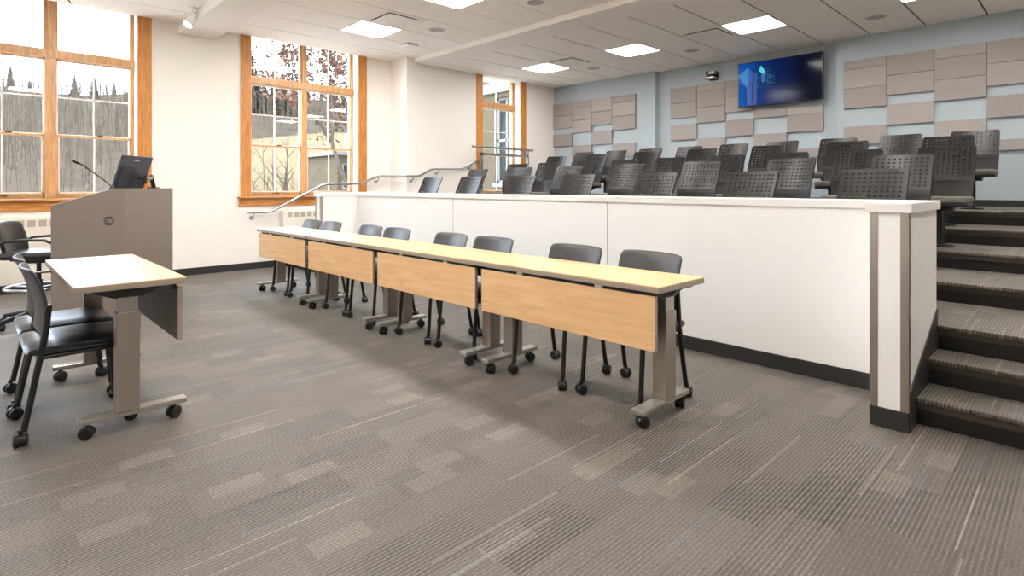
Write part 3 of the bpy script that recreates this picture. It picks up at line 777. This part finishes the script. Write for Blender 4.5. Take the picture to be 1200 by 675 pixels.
# ------------------------------------------------------------------ pedestal chairs of the raised seating
def make_pedestal_chair():
    r = empty('pedestal_chair')
    MB().lathe([(0.105, 0.0), (0.105, 0.008), (0.09, 0.018), (0.04, 0.024)], seg=24).build('base', M['black'], r)
    o = MB().tube([(0, 0, 0.015), (0, 0, 0.345)], 0.034, 16).build('post', M['blackm'], r); shade(o)
    MB().prism([(-0.17, 0.352), (-0.08, 0.322), (0.06, 0.322), (0.12, 0.352), (0.12, 0.368), (-0.17, 0.368)], -0.09, 0.09, axis='y').build('mechanism', M['black'], r, bevel=0.006)
    # seat: shell + cushion
    def pad(x0, x1, hy, z0, z1, name, mt, par, bev):
        poly = []
        for (cx, cy, a0) in [(x1 - .07, hy - .07, 0), (x0 + .05, hy - .05, 90), (x0 + .05, -hy + .05, 180), (x1 - .07, -hy + .07, 270)]:
            rr = .07 if cx > 0 else .05
            for k in range(5):
                a = R(a0 + 22.5 * k); poly.append((cx + rr * math.cos(a), cy + rr * math.sin(a)))
        return MB().prism(poly, z0, z1).build(name, mt, par, bevel=bev, seg=3)
    st_ = pad(-0.205, 0.225, 0.212, 0.366, 0.392, 'seat', M['black'], r, 0.008)
    pad(-0.20, 0.225, 0.218, 0.392, 0.450, 'cushion', M['seatfab'], st_, 0.02)
    # perforated shell
    ncol, nrow = 10, 8
    W = 0.218
    def S_(s, t):            # s -1..1, t 0..1
        z = 0.415 + 0.505 * t
        x = -0.185 - 0.055 * math.sin(min(t / 0.42, 1.0) * PI * 0.5) * 0.6 - (0.155 * max(0, t - 0.40) / 0.6) + 0.042 * s * s
        w = W * (0.93 + 0.07 * min(1, t / 0.35))
        return Vector((x, s * w, z))
    ss = [-1.0] + [-0.90 + 1.80 * k / ncol for k in range(ncol + 1)] + [1.0]
    tsol = [0.0, .06, .12, .18, .24, .30, .36, .42]
    th0, th1 = 0.455, 0.955
    tts = tsol + [th0 + (th1 - th0) * k / nrow for k in range(nrow + 1)] + [1.0]
    vs = []; idx = {}
    for j, t in enumerate(tts):
        for i, s in enumerate(ss):
            s2, t2_ = s, t
            if j == len(tts) - 1 and abs(s) == 1: s2, t2_ = s * 0.965, 0.985
            if j == 0 and abs(s) == 1: s2, t2_ = s * 0.94, 0.01
            idx[(i, j)] = len(vs); vs.append(S_(s2, t2_))
    fs = []
    j0 = len(tsol)
    for j in range(len(tts) - 1):
        for i in range(len(ss) - 1):
            a, b, c, d = idx[(i, j)], idx[(i+1, j)], idx[(i+1, j+1)], idx[(i, j+1)]
            if 1 <= i <= ncol and j0 <= j < j0 + nrow:
                s0, s1, t0, t1 = ss[i], ss[i+1], tts[j], tts[j+1]
                m_s, m_t = (s1 - s0) * 0.30, (t1 - t0) * 0.33
                n = len(vs)
                for (p_, q_) in [(s0 + m_s, t0 + m_t), (s1 - m_s, t0 + m_t), (s1 - m_s, t1 - m_t), (s0 + m_s, t1 - m_t)]: vs.append(S_(p_, q_))
                fs += [(a, b, n+1, n), (b, c, n+2, n+1), (c, d, n+3, n+2), (d, a, n, n+3)]
            else: fs.append((a, b, c, d))
    o = MB().add(vs, fs).build('backrest', M['pshell'], r)
    so = o.modifiers.new('solid', 'SOLIDIFY'); so.thickness = 0.012; so.offset = 0
    q = MB(); q.tube([(-0.16, 0, 0.36), (-0.235, 0, 0.40), (-0.262, 0, 0.52)], [0.03, 0.028, 0.018], 8, ry=0.014); q.build('back_bracket', M['black'], r)
    return r
ROWS = [  # seat-back x, height of the shell top, tier height, lateral positions from the stairs end
 (4.78, 1.368, 3, [.233, .421, .610, .809, .991, 1.192, 1.371]),
 (5.68, 1.508, 4, [.196, .354, .512, .676, .837, .996, 1.164]),
 (6.58, 1.617, 5, [.143, .252, .359, .467, .577, .685, .796, .903, 1.009]),
 (7.45, 1.772, 6, [.141, .268, .390, .514, .634, .763, .880]),
 (8.35, 1.885, 7, [.111, .197, .281, .368, .452, .539, .625, .710, .797]),
]
pc0 = make_pedestal_chair(); first = True
KIDS.clear()
for ri, (xb, zt, tier, ys) in enumerate(ROWS):
    zb = RISE * tier
    for i, q in enumerate(ys):
        c = pc0 if first else copy_tree(pc0)
        first = False
        c.location = (xb - 0.345, q * xb, zb); c.rotation_euler.z = PI + R(random.uniform(-3, 3))
        c.scale = (1, 1, (zt - zb) / 0.92)
        tag(c, 'black perforated pedestal chair, %s from the stairs in the %s raised row' % (ORD[i], ('front', 'second', 'third', 'fourth', 'back')[ri]), 'chair', 'pedestal chairs on the raised tiers')

# ------------------------------------------------------------------ lectern
P0, P1, P2, P3 = Vector((.495, 6.23)), Vector((1.03, 6.23)), Vector((1.569, 6.91)), Vector((1.449, 7.43))
lc = empty('lectern', (1.0, 6.75, 0)); tag(lc, 'large grey brown angled lectern before the first window', 'lectern')
def loc2(p): return (p.x - 1.0, p.y - 6.75)
zt, zl = 1.221, 1.075
# side panel facing the camera (sloped top), front panel, far side panel
def side_panel(A, B, name):   # A operator edge, B front edge
    d = (B - A); n = Vector((d.y, -d.x)).normalized() * 0.022
    K = A + d * 0.82
    vs = []
    for off in (Vector((0, 0)), -n):
        for p, z in [(A, 0.05), (B, 0.05), (B, zt), (K, zt), (A, zl)]:
            x, y = loc2(p + off); vs.append((x, y, z))
    fs = [(0,1,2,3,4), (9,8,7,6,5)] + [(i, 5 + i, 5 + (i+1) % 5, (i+1) % 5) for i in range(5)]
    return MB().add(vs, fs).build(name, M['lect'], lc, bevel=0.002)
sp_ = side_panel(P0, P1, 'side_panel')
d = (P2 - P1); n = Vector((d.y, -d.x)).normalized() * 0.022
vs = []
for off in (Vector((0, 0)), -n):
    for p, z in [(P1, 0.05), (P2, 0.05), (P2, zt), (P1, zt)]: x, y = loc2(p + off); vs.append((x, y, z))
MB().add(vs, [(0,1,2,3), (7,6,5,4)] + [(i, 4 + i, 4 + (i+1) % 4, (i+1) % 4) for i in range(4)]).build('front_panel', M['lect'], lc, bevel=0.002)
# far side: operator edge P3
d = (P3 - P2); n = Vector((-d.y, d.x)).normalized() * 0.022
K = P3 + (P2 - P3) * 0.82
vs = []
for off in (Vector((0, 0)), n):
    for p, z in [(P3, 0.05), (P2, 0.05), (P2, zt), (K, zt), (P3, zl)]: x, y = loc2(p + off); vs.append((x, y, z))
MB().add(vs, [(0,1,2,3,4), (9,8,7,6,5)] + [(i, 5 + i, 5 + (i+1) % 5, (i+1) % 5) for i in range(5)]).build('side_panel', M['lect'], lc, bevel=0.002)
K0 = P0 + (P1 - P0) * 0.82; K3 = P3 + (P2 - P3) * 0.82
def slab(pts, th=0.02):
    vs = [(*loc2(p), z) for p, z in pts] + [(*loc2(p), z - th) for p, z in pts]
    n = len(pts)
    return MB().add(vs, [tuple(range(n)), tuple(range(2*n-1, n-1, -1))] + [(i, (i+1) % n, n + (i+1) % n, n + i) for i in range(n)])
ins = lambda p: p + (Vector((1.0, 6.85)) - p) * 0.03
slab([(ins(K0), zt - .002), (ins(P1), zt - .002), (ins(P2), zt - .002), (ins(K3), zt - .002)]).build('ledge', M['lect'], lc)
slab([(ins(P0), zl - .004), (ins(K0), zt - .004), (ins(K3), zt - .004), (ins(P3), zl - .004)]).build('desktop', M['lect'], lc)
mid = lambda a, b, t: a + (b - a) * t
slab([(ins(mid(P1, P0, .3)), 0.60), (ins(P1), 0.60), (ins(P2), 0.60), (ins(mid(P2, P3, .3)), 0.60)]).build('shelf', M['lect'], lc)
q = MB(); 
q.prism([loc2(mid(P1, P0, .35) + (Vector((1.05, 6.85)) - P0) * 0.05), loc2(P1 + (Vector((1.05, 6.85)) - P1) * 0.10), loc2(P2 + (Vector((1.05, 6.85)) - P2) * 0.10), loc2(mid(P2, P3, .35) + (Vector((1.05, 6.85)) - P3) * 0.05)], 0.0, 0.055)
q.build('plinth', M['base'], lc)
# round emblem of dark lines on the side panel
q = MB(); rad = 0.042; cx, cz = 0.903 - 1.0, 0.925
for k in range(6):
    z = -rad + (k + 0.5) * (2 * rad / 6)
    hw = math.sqrt(max(0.0, rad * rad - z * z)) * 0.98
    segs = [(-hw, hw)]
    if k in (2, 3): segs = [(-hw, 0.000), (0.024, hw)] if k == 2 else [(-hw, -0.008), (0.018, hw)]
    for a, b in segs: q.box(cx + a, cx + b, 6.23 - 6.75 - 0.0015, 6.23 - 6.75 + 0.003, cz + z - 0.0040, cz + z + 0.0040)
q.build('emblem', M['dark'], sp_)

# monitor on the lectern ledge
dirB = (P2 - P1).normalized(); nB = Vector((dirB.y, -dirB.x))
mo = empty('monitor', (1.14, 6.62, zt - 0.002), math.atan2(dirB.y, dirB.x)); tag(mo, 'black flat monitor seen from behind on the lectern top', 'monitor')
# local x along front panel, local -y towards the audience (nB)
Mt = Matrix.Translation((0.0, 0.0, 0.146)) @ Matrix.Rotation(R(17), 4, 'X')
MB().box(-0.235, 0.285, -0.012, 0.012, -0.155, 0.185, 0, Mt).build('screen_back', M['mon'], mo, bevel=0.006)
MB().box(-0.215, 0.03, -0.030, -0.011, -0.145, 0.085, 0, Mt).build('electronics_cover', M['moni'], mo, bevel=0.006)
MB().box(-0.04, 0.045, -0.016, -0.0118, 0.135, 0.146, 0, Mt).build('logo_mark', M['grey'], mo)
MB().box(-0.225, 0.275, 0.0115, 0.0135, -0.145, 0.175, 0, Mt).build('display', M['bezel'], mo)
am = MB(); am.tube([(0.05, -0.03, 0.12), (0.09, -0.08, 0.10)], 0.028, 12); am.tube([(0.09, -0.08, 0.05), (0.09, -0.08, 0.13)], 0.022, 12)
am.build('swivel_head', M['black'], mo)
MB().tube([(0.09, -0.08, 0.105), (0.22, -0.075, 0.10)], 0.016, 10).build('arm_joint', M['silver'], mo)
MB().tube([(0.22, -0.075, 0.125), (0.34, -0.04, 0.01)], 0.022, 10).build('arm', M['black'], mo)
MB().box(0.30, 0.38, -0.075, -0.005, 0.0, 0.014).build('clamp', M['black'], mo)
MB().box(0.195, 0.245, -0.10, -0.05, 0.108, 0.128).build('arm_cap', M['silver'], mo)

mc = empty('microphone', (0.945, 6.36, zt - 0.006)); tag(mc, 'black gooseneck microphone leaning from the lectern top', 'microphone')
MB().lathe([(0.022, 0.0), (0.022, 0.012), (0.008, 0.035)], seg=16).build('base', M['black'], mc)
MB().tube([(0, 0, 0.02), (-0.05, 0.0, 0.075), (-0.13, 0.0, 0.145), (-0.20, 0.0, 0.205), (-0.245, 0.0, 0.236)], 0.0052, 8).build('gooseneck', M['blackm'], mc)
MB().tube([(-0.240, 0, 0.233), (-0.255, 0, 0.242), (-0.285, 0, 0.257), (-0.295, 0, 0.262)], [0.009, 0.0145, 0.0145, 0.008], 12).build('capsule', M['black'], mc)

# ------------------------------------------------------------------ stool chair behind the lectern
oc = empty('office_chair', (0.44, 6.62, 0), R(-25)); tag(oc, 'black armchair on a star base with foot ring behind the lectern', 'chair')
stb = empty('tmp') if False else None
for k in range(5):
    a = R(72 * k + 20); e_ = Vector((math.cos(a), math.sin(a), 0))
    l = MB().tube([e_ * 0.03 + Vector((0, 0, 0.11)), e_ * 0.16 + Vector((0, 0, 0.095)), e_ * 0.30 + Vector((0, 0, 0.075))], [0.026, 0.022, 0.016], 10).build('leg', M['blackm'], oc)
    c = MB(); caster(c, e_.x * 0.30, e_.y * 0.30, 0.03, 0.05, a + 0.7, 0.03); c.build('caster', M['black'], l)
MB().tube([(0, 0, 0.09), (0, 0, 0.40)], 0.028, 14).tube([(0, 0, 0.40), (0, 0, 0.57)], 0.018, 12).build('gas_lift', M['blackm'], oc)
rg = MB()
ring = [Vector((0.235 * math.cos(2*PI*k/32), 0.235 * math.sin(2*PI*k/32), 0.335)) for k in range(33)]
rg.tube(ring, 0.013, 8, caps=False)
for k in range(3):
    a = R(120 * k + 40); rg.tube([(0.02 * math.cos(a), 0.02 * math.sin(a), 0.325), (0.235 * math.cos(a), 0.235 * math.sin(a), 0.335)], 0.010, 8)
shade(rg.build('foot_ring', M['steel2'], oc))
MB().box(-0.12, 0.12, -0.09, 0.09, 0.555, 0.60).box(0.08, 0.16, 0.06, 0.10, 0.53, 0.56).build('mechanism', M['black'], oc, bevel=0.01)
MB().box(-0.21, 0.235, -0.225, 0.225, 0.60, 0.665).build('seat', M['vinyl'], oc, bevel=0.028, seg=3)
vs = []; fs = []; ns, ntt = 11, 9
for a in range(ntt):
    t = a / (ntt - 1); z = 0.615 + 0.315 * t; w_ = 0.195 + 0.025 * math.sin(t * PI)
    for bq in range(ns):
        s = -1 + 2 * bq / (ns - 1); vs.append((-0.205 - 0.06 * t ** 1.5 + 0.045 * s * s, s * w_, z - 0.02 * abs(s) ** 4 * t))
for a in range(ntt - 1):
    for bq in range(ns - 1): fs.append((a*ns+bq, a*ns+bq+1, (a+1)*ns+bq+1, (a+1)*ns+bq))
o = MB().add(vs, fs).build('backrest', M['shell'], oc, smooth=True)
so = o.modifiers.new('solid', 'SOLIDIFY'); so.thickness = 0.03; so.offset = 0
bv = o.modifiers.new('bevel', 'BEVEL'); bv.width = 0.008; bv.segments = 2; bv.limit_method = 'ANGLE'; bv.angle_limit = R(50)
MB().tube([(-0.08, 0, 0.575), (-0.20, 0, 0.585), (-0.245, 0, 0.66), (-0.245, 0, 0.80)], 0.018, 10).build('back_stem', M['black'], oc)
for s in (-1, 1):
    a = MB().tube([(-0.215, 0.225 * s, 0.70), (-0.20, 0.24 * s, 0.735), (-0.14, 0.25 * s, 0.765), (0.0, 0.252 * s, 0.775), (0.14, 0.252 * s, 0.77), (0.195, 0.25 * s, 0.74), (0.21, 0.24 * s, 0.69), (0.20, 0.20 * s, 0.60)], 0.0125, 10).build('armrest', M['blackm'], oc); shade(a)

# ------------------------------------------------------------------ outdoors
def noise_mat(name, c0, c1, scale, c2=None, stretch=(1, 1, 1), rough=0.95):
    m, nt, b = new_mat(name)
    tc = nt.nodes.new('ShaderNodeTexCoord'); mp = nt.nodes.new('ShaderNodeMapping'); mp.inputs['Scale'].default_value = stretch
    n = nt.nodes.new('ShaderNodeTexNoise'); n.inputs['Scale'].default_value = scale; n.inputs['Detail'].default_value = 8; n.inputs['Roughness'].default_value = 0.7
    rp = nt.nodes.new('ShaderNodeValToRGB')
    rp.color_ramp.elements[0].position = 0.3; rp.color_ramp.elements[0].color = c0
    rp.color_ramp.elements[1].position = 0.7; rp.color_ramp.elements[1].color = c1
    if c2: e = rp.color_ramp.elements.new(0.5); e.color = c2
    nt.links.new(tc.outputs['Object'], mp.inputs['Vector']); nt.links.new(mp.outputs[0], n.inputs['Vector'])
    nt.links.new(n.outputs['Fac'], rp.inputs['Fac']); nt.links.new(rp.outputs['Color'], b.inputs['Base Color'])
    b.inputs['Roughness'].default_value = rough; b.inputs['Specular IOR Level'].default_value = 0.1
    return m
M['hill'] = noise_mat('hill_undergrowth', rgb(34, 25, 15), rgb(64, 51, 34), 1.4, rgb(47, 37, 24))
M['bark'] = noise_mat('pale_bark', rgb(44, 37, 30), rgb(82, 72, 60), 3.0)
M['conif'] = noise_mat('conifer_needles', rgb(16, 22, 18), rgb(34, 41, 34), 2.5)
M['oakleaf'] = noise_mat('dry_oak_leaves', rgb(76, 50, 40), rgb(110, 80, 64), 4.0)
M['stone'] = noise_mat('tan_masonry', rgb(70, 60, 47), rgb(92, 81, 65), 6.0, stretch=(1, 1, 3))
M['pale'] = plain('pale_stone', rgb(112, 108, 100), 0.8)
M['pane'] = plain('dark_pane', rgb(36, 40, 40), 0.2)
def ground_z(x, y):
    # level near the building, then a bank and a wooded slope
    d = y - 14
    az = x / max(y, 1)
    ridge = 12.5 + 6.0 * min(max(az - 0.12, 0), 0.35)
    if d <= 0: return -1.0
    t = min(d / 62.0, 1.0)
    return -1.0 + ridge * (t ** 0.85) + 0.5 * math.sin(x * 0.21 + y * 0.13)* min(1, d / 10)
vs = []; fs = []; nx, ny = 60, 44
for j in range(ny):
    for i in range(nx):
        x = -55 + 165 * i / (nx - 1); y = 9.4 + 95 * (j / (ny - 1)) ** 1.2
        vs.append((x, y, ground_z(x, y)))
for j in range(ny - 1):
    for i in range(nx - 1): fs.append((j*nx+i, j*nx+i+1, (j+1)*nx+i+1, (j+1)*nx+i))
structure(MB().add(vs, fs).build('hillside', M['hill'], smooth=True), 'brown wooded hillside outside the windows', 'hillside')

fl = MB(); vs = []; fs = []
for j in range(16):
    for i in range(20):
        y = 12.0 + 19.0 * j / 15; x = (0.29 + 0.50 * i / 19) * y
        vs.append((x, y, ground_z(x, y) + 0.12))
for j in range(15):
    for i in range(19): fs.append((j*20+i, j*20+i+1, (j+1)*20+i+1, (j+1)*20+i))
structure(fl.add(vs, fs).build('field', noise_mat('dry_grass', rgb(68, 55, 37), rgb(94, 79, 55), 1.5), smooth=True), 'pale dry grass bank outside the second window', 'field')

tr = MB().box(-9, 11.5, YN + T + 0.02, 13.6, -1.3, -0.93)  # unseen pale slab added to bounce daylight onto the ceiling
structure(tr.build('reflector', plain('pale_bounce', rgb(214, 208, 198), 0.9, noise=0.06, scale=2)), 'unseen added terrace outside below the windows', 'reflector')

# bare saplings covering the slope: nobody could count them
def bare(mb, x, y, z, h, rng, nb=7):
    lean = Vector((rng.uniform(-.08, .08), rng.uniform(-.08, .08), 1))
    p = Vector((x, y, z)); top = p + lean * h
    r0 = 0.009 * h
    mb.tube([p, p + (top - p) * .5, top], [r0, r0 * .6, r0 * .15], 3, caps=False)
    for _ in range(nb):
        t = rng.uniform(.25, .9); b = p + (top - p) * t
        a = rng.uniform(0, 2 * PI); l = h * rng.uniform(.18, .38) * (1.1 - t * .6)
        e = b + Vector((math.cos(a) * l * .6, math.sin(a) * l * .6, l * .8))
        mb.tube([b, e], [r0 * .4, r0 * .12], 3, caps=False)
MIDC = [(0.345, 44, .78), (0.366, 49, .8), (0.385, 41, .6), (0.40, 49, .85), (0.417, 44, .6), (0.325, 49, 0.9)]
rng = random.Random(3)
wl = MB()
for _ in range(3400):
    y = 19 + 47 * rng.random() ** 0.85; az = rng.uniform(-0.16, 0.62); x = az * y + rng.uniform(-2, 2)
    if az > 0.28 and y < 31.5: continue
    if any((x - a * b) ** 2 + (y - b) ** 2 < 6.5 for a, b, c in MIDC): continue
    if y > 65: continue
    bare(wl, x, y, ground_z(x, y) - .1, rng.uniform(1.4, 3.0) * min(1.0, .45 + (y - 19) / 30), rng)
tag(wl.build('bare_woodland', M['bark']), 'bare leafless saplings covering the hillside outside', 'woodland', kind='stuff')

def make_conifer(h):
    r = empty('conifer_tree')
    MB().tube([(0, 0, -0.3), (0, 0, h * .95)], [0.02 * h, 0.004 * h], 6).build('trunk', M['bark'], r)
    mb = MB(); rg_ = random.Random(int(h * 10))
    n = 26
    for k in range(n):
        t = k / n; z = h * (0.10 + 0.9 * t); rad = h * 0.20 * (1 - t) ** 0.8 + 0.03
        m_ = 9
        for j in range(m_):
            a = 2 * PI * j / m_ + k * 0.7 + rg_.uniform(-.2, .2); rr = rad * rg_.uniform(.7, 1.15)
            e = Vector((math.cos(a) * rr, math.sin(a) * rr, z - rr * .45)); sd = Vector((-math.sin(a), math.cos(a), 0)) * rr * .30
            c = Vector((0, 0, z + h * .015)); md = (c + e) * .5 + Vector((0, 0, rr * .06))
            mb.add([c, md + sd, e, md - sd, md + Vector((0, 0, -rr * .16))], [(0, 1, 2, 3), (0, 1, 4), (1, 2, 4), (2, 3, 4), (3, 0, 4)])
    mb.build('foliage', M['conif'], r)
    return r
cf = [make_conifer(7.0), make_conifer(5.0)]
KIDS.clear()
rng = random.Random(11); used = [False, False]
spots = []
for k in range(30):
    az = -0.10 + 0.66 * k / 29 + rng.uniform(-.003, .003); y = 67 + 7 * (k % 2) + rng.uniform(-1, 1)
    spots.append((az * y, y, rng.uniform(.32, .62)))
for az, y, s in [(0.345, 44, .78), (0.366, 49, .8), (0.385, 41, .6), (0.40, 49, .85), (0.417, 44, .6), (0.325, 49, 0.9)]: spots.append((az * y, y, s))
for i, (x, y, s) in enumerate(spots):
    b = i % 2
    o = copy_tree(cf[b]) if used[b] else cf[b]
    used[b] = True
    o.location = (x, y, ground_z(x, y) - .2); o.scale = (s, s, s); o.rotation_euler.z = rng.uniform(0, 6)
    if i < 30: tag(o, 'dark conifer on the far ridge of the hillside', 'tree', 'conifers along the ridge')
    else: tag(o, 'dark conifer standing midway up the hillside outside the second window', 'tree', 'conifers midway up the slope')

# oak that keeps its dry leaves, outside the second window
ok = empty('oak_tree', (7.6, 14.2, -1.0)); tag(ok, 'oak with dry red brown leaves outside the second window', 'tree')
rng = random.Random(5)
br = MB(); tips = []
def grow(p, d, l, r, n):
    q = p + d * l
    br.tube([p, (p + q) * .5 + Vector((rng.uniform(-1, 1), rng.uniform(-1, 1), 0)) * l * .06, q], [r, r * .85, r * .65], 6, caps=False)
    if n == 0 or l < .3: tips.append((q, d)); return
    if n <= 2: tips.append(((p + q) * .5, d))
    for _ in range(3 if n > 1 else 2):
        e = (d + Vector((rng.uniform(-1, 1), rng.uniform(-1, 1), rng.uniform(-.45, .75))) * .85).normalized()
        grow(q, e, l * rng.uniform(.62, .82), r * .6, n - 1)
grow(Vector((0, 0, -.2)), Vector((-.03, 0, 1)), 2.3, .13, 5)
br.build('trunk', M['bark'], ok)
lv = MB()
for p, d in tips:
    for _ in range(15):
        c = p + Vector((rng.gauss(0, .2), rng.gauss(0, .2), rng.gauss(-.03, .17)))
        s = rng.uniform(.045, .10)
        a = Vector((rng.uniform(-1, 1), rng.uniform(-1, 1), rng.uniform(-1, 1))).normalized(); b_ = a.cross(Vector((rng.uniform(-1, 1), rng.uniform(-1, 1), 1))).normalized()
        lv.add([c - a * s, c - b_ * s * .5, c + a * s * 1.2, c + b_ * s * .5], [(0, 1, 2, 3)])
lv.build('leaves', M['oakleaf'], ok)

# shrub of bare branches close outside the second window
sb = MB(); rng = random.Random(9)
for k in range(26):
    bare(sb, 5.5 + rng.uniform(-.9, .9), 15.2 + rng.uniform(-.8, .8), -1.0, rng.uniform(2.0, 3.6), rng, 9)
tag(sb.build('bare_shrub', M['bark']), 'bare branching shrub outside the lower panes of the second window', 'shrub')

# neighbouring wing seen through the narrow window
nb = empty('neighbouring_building', (12.0, 11.5, -1.0)); tag(nb, 'tan brick building wing outside the narrow window', 'building')
fa = MB(); x = 0.0
wins = [(0.85, 1.70), (3.1, 3.95), (4.9, 5.75)]
y0 = -2.0
for a, b in wins:
    fa.box(0, .3, y0, a, 0, 9); fa.box(0, .3, a, b, 0, 2.35); fa.box(0, .3, a, b, 5.05, 9); y0 = b
fa.box(0, .3, y0, 6.2, 0, 9)
fa.build('wall', M['stone'], nb)
MB().box(-0.10, 0.0, -2.0, 6.2, 5.2, 5.5).build('stone_band', M['pale'], nb)
for a, b in wins:
    wf = MB()
    for (c, d, e, g_) in [(a, a + .07, 2.35, 5.05), (b - .07, b, 2.35, 5.05), (a, b, 2.35, 2.43), (a, b, 4.97, 5.05), (a, b, 3.66, 3.74), ((a + b) / 2 - .03, (a + b) / 2 + .03, 2.35, 5.05)]:
        wf.box(0.10, 0.18, c, d, e, g_)
    w_ = wf.build('window', M['pale'], nb)
    MB().box(0.14, 0.15, a, b, 2.35, 5.05).build('pane', M['pane'], w_)
    MB().box(-0.05, .12, a - .08, b + .08, 2.22, 2.35).build('window_sill', M['pale'], nb)
MB().box(-0.25, 6, -2.2, 6.4, 9.0, 9.25).build('roof', M['pale'], nb)

# low house far behind the oak
hs = empty('garden_house', (9.9, 18.5, ground_z(9.9, 18.5) - .15)); tag(hs, 'low tan house with tall dark windows far behind the oak tree', 'building')
MB().box(-0.6, 2.8, 0, 2.5, 0, 2.15).build('wall', M['stone'], hs)
MB().box(-0.75, 2.95, -.18, 2.7, 2.15, 2.27).build('roof', M['pale'], hs)
for x in (-0.42, 0.20, 0.82, 1.44, 2.06):
    w_ = MB().box(x, x + .42, -.04, 0.0, .40, 1.85).build('window', M['pale'], hs)
    MB().box(x + .04, x + .38, -.05, -.03, .62, 1.81).build('pane', M['pane'], w_)

# ------------------------------------------------------------------ light
wd = bpy.data.worlds.new('overcast_sky'); SC.world = wd; wd.use_nodes = True
nt = wd.node_tree; bg = nt.nodes['Background']
tc = nt.nodes.new('ShaderNodeTexCoord'); sp = nt.nodes.new('ShaderNodeSeparateXYZ'); nt.links.new(tc.outputs['Generated'], sp.inputs[0])
rp = nt.nodes.new('ShaderNodeValToRGB'); rp.color_ramp.elements[0].position = 0.0; rp.color_ramp.elements[0].color = (0.78, 0.88, 1.0, 1)
rp.color_ramp.elements[1].position = 0.8; rp.color_ramp.elements[1].color = (0.69, 0.82, 1.0, 1)
nt.links.new(sp.outputs[2], rp.inputs[0]); nt.links.new(rp.outputs[0], bg.inputs['Color'])
bg.inputs['Strength'].default_value = 15.0

# ------------------------------------------------------------------ camera
cd = bpy.data.cameras.new('camera'); co = bpy.data.objects.new('camera', cd); COL.objects.link(co)
co.location = (0, 0, 1.24); co.rotation_euler = (R(90), 0, R(46.0 - 90))
cd.sensor_width = 36.0; cd.lens = 36.0 * 656.2 / 1200.0
cd.shift_y = -(337.5 - 218.5) / 1200.0
cd.clip_start = 0.02; cd.clip_end = 500
SC.camera = co

SC.view_settings.view_transform = 'Standard'; SC.view_settings.look = 'None'
SC.view_settings.gamma = 1.0; SC.view_settings.exposure = 0.27; SC.view_settings.use_curve_mapping = False
SC.cycles.use_denoising = True
SC.cycles.max_bounces = 14; SC.cycles.diffuse_bounces = 12; SC.cycles.transparent_max_bounces = 16
SC.cycles.sample_clamp_indirect = 25.0
